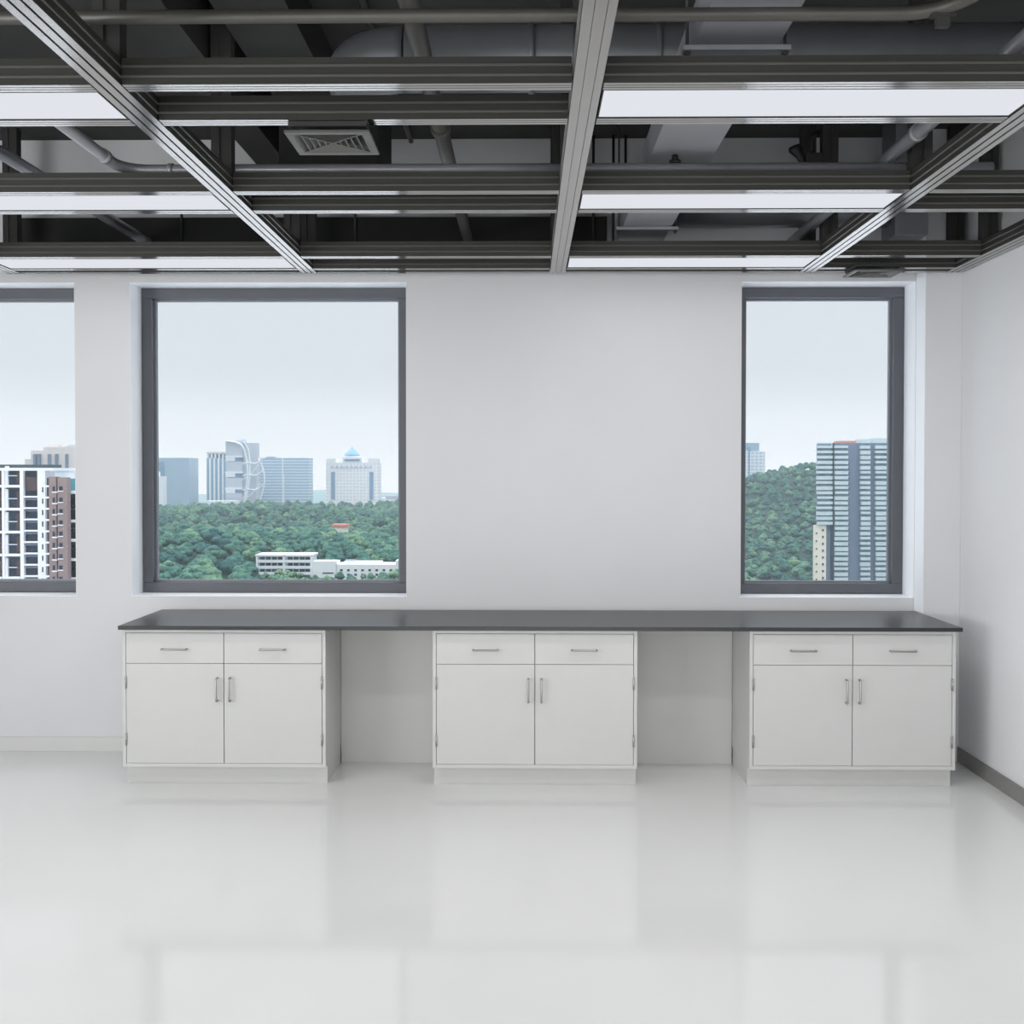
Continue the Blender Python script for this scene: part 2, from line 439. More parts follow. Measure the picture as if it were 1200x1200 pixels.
for y in (4.08, 4.32):
    bm = bmesh.new()
    for dx in (-.022, 0, .022): box(bm, -2.2 + dx - .003, -2.2 + dx + .003, y - .004, y + .004, 3.015, 3.085)
    box(bm, -2.24, -2.16, y - .02, y + .02, 3.08, 3.09)
    tube(bm, [(-2.2, y - .01, 2.99), (-2.2, y + .01, 2.99)], .033, 18)
    tube(bm, [(-2.2, y, 3.085), (-2.2, y, ZC - .002)], .003, 8)
    obj('pipe_clamp', bm, M['black'], t)
t = pipe([(-1.66, 3.2, 2.896), (-1.66, 4.396, 2.896), (1.9, 4.396, 2.896)], .0225, M['steel_pipe'],
         'grey pipe with an elbow lying behind the second pair of rails', rad=.11)
collar(t, (-1.66, 4.2, 2.896), 'y', .028, .03, M['steel_pipe']); collar(t, (-1.46, 4.396, 2.896), 'x', .027, .02, M['steel_pipe'])
bm = tube(bmesh.new(), [(.61, 4.396, 2.915), (.61, 4.396, 2.928)], .024, 12); tube(bm, [(.61, 4.396, 2.928), (.61, 4.396, 2.95)], .013, 10)
obj('valve_stub', bm, M['black'], t)
t = pipe([(-.665, 1.2, 3.57), (-.665, 6.2, 3.57)], .014, M['dark_pipe'], 'thin conduit fixed under the ceiling slab', 'conduit', name='ceiling_conduit')
for x, lb in ((-2.0, 'thin vertical conduit above the middle window, left one'), (-.99, 'thin vertical conduit above the right part of the middle window'),
              (.39, 'thin black vertical conduit nearest to the middle rail, above the bare wall'), (.505, 'thin black vertical conduit second from the middle rail, above the bare wall'),
              (.575, 'thin vertical conduit third from the middle rail, above the bare wall')):
    tag(obj('wall_conduit', tube(bmesh.new(), [(x, 6.2, 2.86), (x, 6.2, ZC - .001)], .008, 10), M['black']), lb, 'conduit', 'thin conduits on the upper window wall')

# round ducts
t = thing('round_duct', (-.45, 4.05, 3.09), 'large round duct crossing the ceiling near the front, with an elbow at its left end', 'duct')
obj('duct_body', tube(bmesh.new(), [(1.85, 4.05, 3.21), (-.45, 4.05, 3.21)], .12, 32), M['duct'], t)
obj('elbow', tube(bmesh.new(), [(-.45 - .22 * math.sin(a), 4.27 - .22 * math.cos(a), 3.21) for a in [PI / 2 * k / 12 for k in range(13)]] + [(-.67, 4.42, 3.21)], .1195, 32), M['duct'], t)
for x in (.02, .49, 1.84): collar(t, (x, 4.05, 3.21), 'x', .127, .02, M['duct'])
t = thing('round_duct', (.8, 5.9, 2.99), 'round duct at the back beside the cable tray, close to the window wall', 'duct')
obj('duct_body', tube(bmesh.new(), [(.80, 5.9, 3.115), (1.98, 5.9, 3.115)], .115, 32), M['duct'], t)
collar(t, (.81, 5.9, 3.115), 'x', .122, .02, M['duct'])
tag(obj('duct_riser', boxbm(1.982, 2.16, 5.78, 6.0, 2.93, ZC - .001), M['duct'], bevel=.004), 'grey box duct rising at the back above the right window', 'duct')
tag(obj('air_box', boxbm(-1.16, -.69, 5.02, 5.5, 3.08, ZC - .001), M['lintel'], bevel=.004), 'black air handling box under the ceiling behind the vent', 'air box')

# cable tray on trapeze hangers
t = thing('cable_tray', (.64, 3.29, 2.95), 'pale grey enclosed cable tray running towards the window wall right of the middle rail', 'cable tray')
obj('tray_body', boxbm(.512, .77, 1.2, 6.15, 2.952, 3.08), M['tray'], t, .003)
for y in (3.29, 5.68):
    bm = boxbm(.477, .805, y - .022, y + .022, 2.935, 2.951)
    obj('hanger_bar', bm, M['tray'], t, .002)
    for x in (.492, .79):
        bm = tube(bmesh.new(), [(x, y, 2.918), (x, y, ZC - .002)], .005, 10); tube(bm, [(x, y, 2.926), (x, y, 2.934)], .011, 6)
        obj('hanger_rod', bm, M['dark_pipe'], t)

# small device fixed to a hanger post
t = thing('sensor_box', (1.49, 5.62, 3.2), 'small dark sensor box with a stubby arm beside a hanger post', 'sensor')
obj('body', boxbm(1.455, 1.541, 5.585, 5.66, 3.17, 3.315), M['vent_dark'], t, .004)
bm = tube(bmesh.new(), fillet([(1.49, 5.62, 3.31), (1.49, 5.62, 3.40), (1.53, 5.62, 3.43)], .015, 4), .014, 10); obj('arm', bm, M['black'], t)
bm = tube(bmesh.new(), [(1.44, 5.6, 3.26), (1.425, 5.6, 3.30), (1.40, 5.6, 3.335), (1.395, 5.6, 3.35)], [.012, .02, .034, .03], 14); obj('sensor_head', bm, M['black'], t)

# square ceiling vents hanging just under the rails
def vent(x0, x1, y0, y1, label):
    z = 2.745
    t = thing('air_vent', ((x0 + x1) / 2, (y0 + y1) / 2, z), label, 'air vent', 'square vents under the ceiling grid')
    bm = bmesh.new(); q = .024
    for a in ((x0, x1, y0, y0 + q), (x0, x1, y1 - q, y1), (x0, x0 + q, y0 + q, y1 - q), (x1 - q, x1, y0 + q, y1 - q)):
        box(bm, *a, z, z + .010)
    obj('vent_frame', bm, M['vent'], t, .002)
    obj('housing', boxbm(x0 + .012, x1 - .012, y0 + .006, y1 - .006, z + .0235, GZ - .001), M['vent_dark'], t)
    cx, cy, hx, hy = (x0 + x1) / 2, (y0 + y1) / 2, (x1 - x0) / 2 - q, (y1 - y0) / 2 - q
    for k in range(5):                                  # nested slanted blades
        f0 = 1 - .19 * k; f1 = f0 - .13
        bm = bmesh.new()
        def ring(f, zz): return [bm.verts.new((cx + sx * hx * f, cy + sy * hy * f, zz)) for sx, sy in ((-1, -1), (1, -1), (1, 1), (-1, 1))]
        r0, r1, r2, r3_ = ring(f0, z + .002), ring(f1, z + .018), ring(f1 - .012, z + .018), ring(f0 - .025, z + .002)
        for A, B in ((r0, r1), (r1, r2), (r2, r3_), (r3_, r0)):
            for i in range(4): bm.faces.new((A[i], A[(i + 1) % 4], B[(i + 1) % 4], B[i]))
        bmesh.ops.recalc_face_normals(bm, faces=bm.faces)
        obj('louver', bm, M['vent'], t)
    bm = bmesh.new()
    for s in (1, -1):
        tube(bm, [(cx - hx, cy - s * hy, z + .004), (cx + hx, cy + s * hy, z + .004)], .0025, 6)
    obj('cross_brace', bm, M['vent'], t)
vent(-.780, -.504, 3.446, 3.69, 'square louvred air vent hanging under the rails left of the middle rail')
vent(1.777, 2.046, 5.81, 6.03, 'square louvred air vent hanging just above the right window')

# ----------------------------------------------------------------------------
# outside: wooded park, hill and city
# ----------------------------------------------------------------------------
X = {}
HAZE = .00026
X['leaf'] = None
def ext(name, c, rough=.7, **k): return mat(name, c, rough, spec=.25, **k)
X['white'] = ext('white_render', (231, 235, 239), var=.02, scale=.3)
X['glassdark'] = ext('dark_window_glass', (44, 52, 66), .35, var=.3, scale=.35)
X['tan'] = ext('tan_tile', (140, 124, 122), var=.05, scale=.4)
X['tandark'] = ext('brown_recess', (84, 70, 70), var=.1, scale=.4)
X['teal'] = ext('teal_panel', (96, 158, 172), var=.05)
X['slate'] = ext('slate_blue_wall', (120, 132, 156), var=.06, scale=.1)
X['balc'] = ext('pale_balcony', (206, 222, 228), var=.06, scale=.3)
X['balc_glass'] = ext('balcony_shade_glass', (98, 120, 138), .3, var=.35, scale=.25)
X['cream'] = ext('cream_render', (244, 238, 224), var=.03)
X['bluegl'] = ext('blue_glass_tower', (150, 178, 200), .3, var=.05, scale=.05)
X['palegl'] = ext('pale_blue_glass', (168, 194, 214), .3, var=.06, scale=.08)
X['palew'] = ext('pale_concrete', (226, 234, 242), var=.02, scale=.1)
X['greyblk'] = ext('pale_grey_block', (190, 200, 214), var=.03)
X['midgl'] = ext('mid_blue_glass', (112, 146, 176), .3, var=.1, scale=.1)
X['dome'] = ext('pale_blue_dome', (128, 178, 218), .5, var=.03)
X['beige'] = ext('beige_tower', (222, 216, 214), var=.03, scale=.1)
X['roofgrey'] = ext('dark_green_roof_rail', (70, 84, 88), var=.15)
X['red'] = ext('red_roof_tile', (214, 140, 124), var=.08)
X['hill'] = ext('haze_tinted_hill', (124, 152, 158), var=.03, scale=.004)  # green hills with the haze blue put into their colour
X['reflector_slab'] = ext('pale_reflector_slab', (206, 208, 212), .9, var=.08, scale=.05)
X['ground'] = ext('park_ground', (40, 70, 60), .9, var=.25, scale=.03)

def band_mat(name, c1, c2, axis, period, duty=.5, c3=None, axis2=None, period2=1., duty2=.12):
    """facade pattern: repeating bands (floors or fins) as a surface pattern"""
    m = bpy.data.materials.new(name); m.use_nodes = True; nt = m.node_tree; p = nt.nodes['Principled BSDF']
    p.inputs['Roughness'].default_value = .5; p.inputs['Specular IOR Level'].default_value = .25
    tc = nt.nodes.new('ShaderNodeTexCoord'); sp = nt.nodes.new('ShaderNodeSeparateXYZ'); nt.links.new(tc.outputs['Object'], sp.inputs[0])
    def band(ax, per, du):
        a = nt.nodes.new('ShaderNodeMath'); a.operation = 'DIVIDE'; a.inputs[1].default_value = per; nt.links.new(sp.outputs[ax], a.inputs[0])
        b = nt.nodes.new('ShaderNodeMath'); b.operation = 'FLOORED_MODULO'; b.inputs[1].default_value = 1; nt.links.new(a.outputs[0], b.inputs[0])
        c = nt.nodes.new('ShaderNodeMath'); c.operation = 'LESS_THAN'; c.inputs[1].default_value = du; nt.links.new(b.outputs[0], c.inputs[0])
        return c.outputs[0]
    mx = nt.nodes.new('ShaderNodeMixRGB'); mx.inputs[1].default_value = (*lin(c1), 1); mx.inputs[2].default_value = (*lin(c2), 1)
    nt.links.new(band(axis, period, duty), mx.inputs[0]); out = mx.outputs[0]
    if c3:
        m2 = nt.nodes.new('ShaderNodeMixRGB'); nt.links.new(out, m2.inputs[1]); m2.inputs[2].default_value = (*lin(c3), 1)
        nt.links.new(band(axis2, period2, duty2), m2.inputs[0]); out = m2.outputs[0]
    nt.links.new(out, p.inputs['Base Color'])
    return m
X['slab_f'] = band_mat('banded_glass_facade', (150, 178, 204), (206, 224, 238), 2, 3.9, .42, (222, 234, 244), 0, 36, .05)
X['fins'] = band_mat('white_fins_on_glass', (120, 156, 186), (232, 240, 247), 0, 5.6, .45)
X['grid_f'] = band_mat('gridded_hotel_facade', (206, 216, 230), (234, 236, 242), 2, 4.2, .5, (236, 238, 243), 0, 4.4, .4)
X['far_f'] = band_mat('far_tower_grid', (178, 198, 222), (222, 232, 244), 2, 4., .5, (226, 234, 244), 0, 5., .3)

GROUND = -45.
def ground_z(x, y):
    z = GROUND + 4.5 * math.sin(y / 62. + x / 140.) * min(1, max(0, (y - 380) / 150.)) + 2.5 * math.sin(x / 47. - y / 83.)
    u = min(1, max(0, (x - 10) / 90.)); z -= 30 * u * u * (3 - 2 * u)
    z += 76 * math.exp(-(((x - 295) / 108.) ** 2 + ((y - 1080) / 165.) ** 2) / 2)
    return z

bm = bmesh.new(); nx, ny = 60, 60
vv = [[bm.verts.new((-1300 + 2600 * i / nx, 376 + 1320 * (j / ny) ** 1.5, 0)) for i in range(nx + 1)] for j in range(ny + 1)]
for row in vv:
    for v in row: v.co.z = ground_z(v.co.x, v.co.y)
for j in range(ny):
    for i in range(nx): bm.faces.new((vv[j][i], vv[j][i + 1], vv[j + 1][i + 1], vv[j + 1][i])).smooth = True
o = structure('ground_outside', bm, X['ground'], 'green park ground far below the windows', 'ground')

structure('reflector_outside', boxbm(-400, 300, 12, 372, GROUND - .5, GROUND + .6), X['reflector_slab'], 'unseen pale slab added far below the windows to brighten the rail reflections', 'reflector')  # added out of view so rail undersides mirror something bright
bm = bmesh.new(); n = 120; prev = None
for i in range(n + 1):
    x = -1400 + 2800 * i / n
    h = 11 + 9 * noise.noise(Vector((x / 260., 3.3, 0))) + 4 * noise.noise(Vector((x / 70., 1.3, 0)))
    cur = [bm.verts.new((x, 1620, -62)), bm.verts.new((x, 1700, -45 + h * .6)), bm.verts.new((x, 1850, -45 + h)), bm.verts.new((x, 2100, -62))]
    if prev:
        for k in range(3): bm.faces.new((prev[k], cur[k], cur[k + 1], prev[k + 1])).smooth = True
    prev = cur
structure('hills', bm, X['hill'], 'low hills on the far horizon, haze blue in their colour', 'hills')

FOOT = []                                    # building footprints kept free of trees
def bld(name, label, cat, D, x0, x1, depth, group=None):
    a, b = at(x0, 554, D), at(x1, 554, D)
    t = thing(name, ((a.x + b.x) / 2, D, GROUND), label, cat, group)
    FOOT.append((min(a.x, b.x) - 6, max(a.x, b.x) + 6, D - 6, D + depth + 6))
    return t
def blk(name, t, m, D, x0, x1, y0, y1, depth, dy=0., bevel=0.):
    """a box whose front face spans those frame coordinates at distance D; y1 None = down to the ground"""
    a = at(x0, y0, D); b = at(x1, y0, D)
    z0 = GROUND - 50 if y1 is None else at((x0 + x1) / 2, y1, D).z
    bm = boxbm(a.x, b.x, D - dy, D + depth, z0, (a.z + b.z) / 2)
    return obj(name, bm, m, t, bevel)

# -- skyline through the middle window
D = 1400.
t = bld('glass_block', 'wide blue glass office block at the left edge of the middle window', 'building', D, 172, 222, 40)
blk('facade', t, X['bluegl'], D, 172, 221.5, 536.5, None, 40)
blk('glass_strip', t, X['midgl'], D, 182, 193, 541, None, 38, .8)
t = bld('white_block', 'narrow white block in front of the blue glass office block', 'building', 1340., 176, 191, 15)
blk('wall', t, X['palew'], 1340., 176, 191, 558, None, 14); blk('roof_block', t, X['palew'], 1340., 177, 184, 552.5, 559, 12)

t = bld('finned_tower', 'blue glass tower with white vertical fins left of the ribbed tower', 'building', D, 242, 268, 26)
blk('facade', t, X['fins'], D, 242, 267, 537, None, 26)
for k in range(6): blk('crown_fin', t, X['palew'], D, 242.5 + 4.4 * k, 244.3 + 4.4 * k, 530.5, 537, 26)
blk('crown_rail', t, X['palew'], D, 242, 267, 529.5, 531.5, 26)

D2 = 1370.
t = bld('ribbed_tower', 'white stepped tower with curved white ribs at its right side', 'building', D2, 265, 312, 30)
blk('core', t, X['midgl'], D2, 266, 283, 519, None, 24, -2)
for y0, y1 in ((516.5, 534.5), (541, 553), (560, 571.5), (578, 588)):
    blk('stacked_block', t, X['greyblk'], D2, 264.5, 284, y0, y1, 26, .5)
for y0 in (534, 552.5, 571.5):
    blk('floor_band', t, X['palew'], D2, 264, 284.5, y0, y0 + 2.2, 27, 1)
    blk('terrace', t, X['palew'], D2, 264.5, 275.5, y0 + 1, y0 + 6.5, 20, .8)
blk('rear_block', t, X['greyblk'], D2, 284, 299, 519, None, 22, -4)
blk('crown', t, X['palew'], D2, 277, 288, 514.5, 519, 16, -2)
def rib(pts, w=.8):
    P = [at(x, y, D2 - 3 - dz) for x, y, dz in pts]
    fine = []
    for i in range(len(P) - 1):
        p0, p1, p2, p3 = P[max(i - 1, 0)], P[i], P[i + 1], P[min(i + 2, len(P) - 1)]
        for k in range(6):
            u = k / 6
            fine.append(.5 * ((2 * p1) + (p2 - p0) * u + (2 * p0 - 5 * p1 + 4 * p2 - p3) * u * u + (3 * p1 - p0 - 3 * p2 + p3) * u ** 3))
    fine.append(P[-1]); obj('rib', tube(bmesh.new(), fine, w, 8), X['palew'], t)
rib([(264.5, 517, 0), (276, 518.5, 0), (284, 523, 1), (288.5, 536, 2), (290.5, 556, 3), (288, 577, 2), (285, 596, 1)], 1.25)
rib([(286, 519, 2), (291, 527, 2), (293, 545, 3), (292, 565, 3), (288.5, 584, 2), (285.5, 596, 1)], .9)
rib([(303, 537, 2), (308.5, 550, 3), (310, 565, 3), (306.5, 581, 2), (300, 598, 1)], 1.1)
for y in (544, 558, 575): rib([(284, y, 1), (290, y - 2, 3), (300, y - 1, 4), (308, y - 7, 3)], .8)
rib([(284, 562, 1), (294, 556, 3), (303, 544, 3)], .7); rib([(284, 584, 1), (294, 580, 3), (305, 566, 3)], .7)
t = bld('podium', 'long low white podium at the foot of the ribbed tower', 'building', 1330., 240, 276, 20)
blk('wall', t, X['palew'], 1330., 240, 276, 587, None, 20)

t = bld('banded_slab', 'broad blue glass slab with pale floor bands right of the ribbed tower', 'building', 1430., 299, 362, 30)
blk('facade', t, X['slab_f'], 1430., 299, 361.5, 536.5, None, 30)
blk('lift_shaft', t, X['palew'], 1430., 331, 333, 556, None, 5, 1); blk('roof_plant', t, X['greyblk'], 1430., 312, 322, 535, 537, 12)

D = 1380.
t = bld('domed_hotel', 'pale gridded block with a small blue dome on its roof', 'building', D, 381, 444, 34)
blk('facade', t, X['grid_f'], D, 382, 443, 542, None, 30)
for x0 in (388, 433): blk('corner_glass', t, X['midgl'], D, x0, x0 + 4.6, 553, 585, 3, .9)
for x0 in (382.5, 431.5): blk('parapet', t, X['palew'], D, x0, x0 + 11, 537.5, 542.2, 22)
for k in range(9): blk('loggia', t, X['greyblk'], D, 388 + 5.6 * k, 391 + 5.6 * k, 545.5, 548.5, 3, .8)
blk('penthouse', t, X['palew'], D, 401.5, 424, 536, 542.2, 22); blk('penthouse_window', t, X['midgl'], D, 404, 421.5, 538, 540.3, 3, -.0 + .6)
blk('attic', t, X['palew'], D, 404, 421.5, 533.6, 536.2, 19, -1.5)
a = at(412.8, 533.6, D + 11)
prof = [(10.5, 0), (9.6, 1.2), (8.2, 2.6), (5.6, 5.4), (3.2, 7.6), (1.6, 8.4), (1.5, 9.4), (.5, 10.2), (.25, 12.5)]
obj('dome', tube(bmesh.new(), [a + Vector((0, 0, z)) for r, z in prof], [r for r, z in prof], 20), X['dome'], t)
t = bld('low_hall', 'low white halls beyond the forest at the right of the middle window', 'building', 1330., 416, 492, 30)
blk('wall', t, X['palew'], 1330., 416, 446, 590.5, None, 20); blk('wall', t, X['palew'], 1330., 446, 494, 584, None, 30)
blk('roof_plant', t, X['greyblk'], 1330., 452, 478, 581, 584.5, 12)
for k in range(5): blk('window', t, X['midgl'], 1330., 448 + 5 * k, 451 + 5 * k, 587, 589, 2, .5)

# -- white institute buildings among the trees
D = 480.
t = bld('white_institute', 'white three-storey block with open galleries among the trees', 'building', D, 300, 366, 12)
blk('wall', t, X['white'], D, 300.5, 365.5, 651, None, 11, -1.2)
for f, y0 in enumerate((652.8, 660, 667.2)):
    for k, x0 in enumerate((304, 311, 318, 325, 336.5, 343.5, 350.5, 357)): blk('window', t, X['glassdark'], D, x0, x0 + 5.8, y0, y0 + 3.6, 1.5, -1.0)
    blk('gallery', t, X['white'], D, 300.5, 365.5, y0 + 3.2, y0 + 6.2, 3, .9)
blk('roof_slab', t, X['white'], D, 299.5, 366.5, 649.8, 651.8, 13, 1.0)
for x0 in (300.5, 331.8, 364): blk('pier', t, X['white'], D, x0, x0 + 2.2, 651, None, 2, 1.0)
t = bld('white_school', 'long white building with small square windows at the lower right of the middle window', 'building', 465., 366, 480, 14)
D = 465.
blk('wall', t, X['white'], D, 394, 480, 661.5, None, 13); blk('wall', t, X['white'], D, 366.5, 394.5, 657.8, None, 9)
blk('roof_plant', t, X['white'], D, 402, 446, 658.5, 662, 8, -2); blk('roof_plant', t, X['greyblk'], D, 404, 416, 656.5, 659, 4, -3); blk('stair_tower', t, X['white'], D, 463.5, 480, 657, 662, 8)
for y0 in (667, 672.3, 678, 683.2):
    for k in range(9): blk('window', t, X['glassdark'], D, 398.5 + 8.3 * k, 401.6 + 8.3 * k, y0, y0 + 2.3, .8, .12)
blk('slot_window', t, X['glassdark'], D, 378, 391, 670.8, 672.2, .8, .12)
t = bld('red_roof_house', 'small house with a red roof in the middle of the forest', 'house', 690., 390, 407, 8)
blk('wall', t, X['cream'], 690., 391, 406, 617, None, 7); blk('roof', t, X['red'], 690., 389.5, 407.5, 614.3, 617.2, 9, 1)
t = bld('red_roof_house', 'small house with a red roof at the lower left corner of the middle window', 'house', 500., 181, 193, 8)
blk('wall', t, X['cream'], 500., 182, 191.5, 668, None, 7); blk('roof', t, X['red'], 500., 180.5, 193, 664, 668.5, 9, 1)

# -- through the right window
D = 1300.
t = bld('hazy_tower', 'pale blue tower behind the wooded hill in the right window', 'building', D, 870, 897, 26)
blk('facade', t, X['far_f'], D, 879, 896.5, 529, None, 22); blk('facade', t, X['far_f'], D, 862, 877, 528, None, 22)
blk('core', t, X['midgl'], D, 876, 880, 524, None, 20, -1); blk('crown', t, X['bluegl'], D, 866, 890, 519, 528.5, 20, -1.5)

D = 646.; PXM = D / F
t = bld('balcony_tower', 'tall apartment tower stacked with pale balconies in the right window', 'building', D, 953, 1078, 24)
blk('wall', t, X['slate'], D, 977, 1075, 519, None, 22, -2.6)
blk('wall', t, X['slate'], D, 964, 977.5, 519, None, 5, -2.6)
blk('cream_wall', t, X['cream'], D, 955, 968.5, 615.5, None, 4, -.4)
blk('roof_terrace', t, X['red'], D, 985, 1005, 516.5, 519.5, 14, -3)
blk('roof_crown', t, X['balc'], D, 1010, 1022, 514.5, 519.5, 14, -3); blk('roof_crown', t, X['balc'], D, 1026, 1045, 513.3, 519.5, 14, -3)
blk('roof_crown', t, X['balc'], D, 960, 976, 518.5, 522, 4, -1)
floors = 28; fh = 5.95
stacks = [(957.5, 975.2, 16, -.3), (978.0, 993.5, 28, -.35), (1008.5, 1019.5, 28, -.28), (1026.0, 1046.0, 28, -.1)]
blk('dark_gap', t, X['glassdark'], D, 975, 978.5, 519, None, 2, -1.5)
for x0, x1, nf, lean in stacks:
    blk('bay_glass', t, X['balc_glass'], D, x0 + .6, x1 - .6, 520, 520 + nf * fh, 2, -.6)
    for k in range(nf):
        y0 = 522.2 + fh * k; jit = random.uniform(-.35, .35)
        blk('balcony', t, X['balc'], D, x0 + jit, x1 + jit * .5, y0, y0 + 3.6 + random.uniform(-.9, .9), 2, .9)
for k in range(26):
    y0 = 540 + fh * k
    blk('wall_ledge', t, X['balc'], D, 994.5, 996.8, y0, y0 + .9, 2, -2.0)
for k in range(8): blk('window', t, X['glassdark'], D, 963.6, 965.4, 620 + 8 * k, 622.6 + 8 * k, .6, .02)
for k in range(7): blk('window', t, X['glassdark'], D, 956.2, 957.6, 624 + 9 * k, 626 + 9 * k, .6, .02)

# -- through the left window
D = 700.
t = bld('beige_towers', 'pale beige apartment towers behind the white apartment block', 'building', D, 28, 100, 30)
for x0, x1, y0 in ((36, 51, 528), (51, 76, 524), (76, 100, 523)):
    blk('tower', t, X['beige'], D, x0, x1, y0, None, 20, (x1 - 60) * .02)
for x0 in (40, 45, 57, 65.5, 77.5): blk('window_strip', t, X['slate'], D, x0, x0 + 3.2, 532, None, 2, 1.6)
for x0, x1 in ((54, 63), (66, 71), (78, 86)): blk('roof_block', t, X['greyblk'] if x0 > 70 else X['beige'], D, x0, x1, 521, 525, 8, -2)
blk('low_wing', t, X['beige'], D, 29, 36.5, 538, None, 14)

D = 283.
t = bld('white_apartment_block', 'white apartment block with dark double-height loggias in the left window', 'building', D, -60, 62, 16)
blk('wall', t, X['white'], D, -60, 61.5, 549.5, None, 14, -1.6)
blk('roof_rail', t, X['roofgrey'], D, -60, 55, 544.3, 548.5, 9, -2.5); blk('parapet', t, X['white'], D, -60, 63, 548.3, 551.5, 14, .35)
blk('stair_wall', t, X['white'], D, 43.8, 53.0, 551, None, 3, .1)
for x0, x1 in ((-60, -34), (-11, -9), (2.2, 4.9), (23.4, 27.4)): blk('column', t, X['white'], D, x0, x1, 551, None, 2.2, .2)
for k, x0, x1 in ((0, 4.9, 23.4), (1, -34, -11), (2, -9, 2.2)):
    blk('loggia_glass', t, X['glassdark'], D, x0, x1, 551, None, 1.0, -1.3)
    for j in range(6):
        y0 = 568.3 + 26.9 * j
        blk('loggia_slab', t, X['white'], D, x0, x1, y0, y0 + 3.0, 3, .1)
        blk('inner_wall', t, X['white'], D, x0, x0 + 3.4, y0 - 22, y0, 1.2, -.4)
        blk('inner_rail', t, X['greyblk'], D, x0 + 3.4, x1 - 4, y0 - 11.4, y0 - 10.2, .5, -.2)
        blk('inner_pier', t, X['tandark'], D, x1 - 5.4, x1 - .6, y0 - 20, y0 - 1.4, .8, -.6)
blk('loggia_glass', t, X['glassdark'], D, 27.4, 43.8, 551, None, 1.0, -1.3)
for j in range(11):
    y0 = 567.5 + 13.35 * j if j else 581.5
    blk('loggia_slab', t, X['white'], D, 27.4, 43.8, 581.2 + 13.3 * j, 583.2 + 13.3 * j, 2.6, .0)
    blk('loggia_rail', t, X['slate'], D, 28.2, 43.4, 584.6 + 13.3 * j, 585.8 + 13.3 * j, .4, -.2)
blk('loggia_blind', t, X['tandark'], D, 28.5, 43, 559, 575, .6, -.9)
for j in range(9): blk('window', t, X['glassdark'], D, 49.4, 51.0, 571 + 13.35 * j, 577 + 13.35 * j, .4, .13)

D = 281.
t = bld('tan_apartment_block', 'brown tiled apartment block with small windows beside the white block', 'building', D, 53.6, 79.5, 2)
blk('wall', t, X['tan'], D, 58, 66.5, 558.5, None, 1.7, .4); blk('wall', t, X['tan'], D, 68.5, 79.5, 559.5, None, 1.7, .6)
blk('recess', t, X['tandark'], D, 53.6, 79.4, 560, None, 1.6, -.6)
for j in range(10):
    y0 = 570 + 13.2 * j
    blk('window', t, X['glassdark'], D, 70.6, 74.6, y0, y0 + 5, .5, .68); blk('window_sill', t, X['white'], D, 69.4, 75.4, y0 + 5, y0 + 6, .6, .95)
    blk('window', t, X['glassdark'], D, 62.6, 65.2, y0, y0 + 5.5, .5, .48); blk('window_sill', t, X['white'], D, 62.4, 68.5, y0 + 6.2, y0 + 7.4, .6, .8)
    blk('side_balcony', t, X['white'], D, 53.6, 58.2, y0 - 1.2 + 13.2 * 0, y0 + .8, 2, .3)
t = bld('white_corner_block', 'white block with dark loggias and a teal top at the edge of the left window', 'building', D + 3.2, 79.5, 130, 14)
D += 3.2
blk('wall', t, X['white'], D, 79.8, 130, 574, None, 12, -1.8); blk('teal_top', t, X['teal'], D, 80, 130, 560.8, 575.5, 9, -.6)
blk('loggia_glass', t, X['glassdark'], D, 80.6, 128, 579, None, 1, -1.0)
for j in range(6): blk('loggia_slab', t, X['white'], D, 79.8, 130, 575 + 23.2 * j if j == 0 else 586.5 + 22.6 * j, 578.5 if j == 0 else 589.6 + 22.6 * j, 3, .2)
for j in range(6): blk('inner_rail', t, X['greyblk'], D, 81, 128, 596 + 22.6 * j, 597.5 + 22.6 * j, .5, -.5)

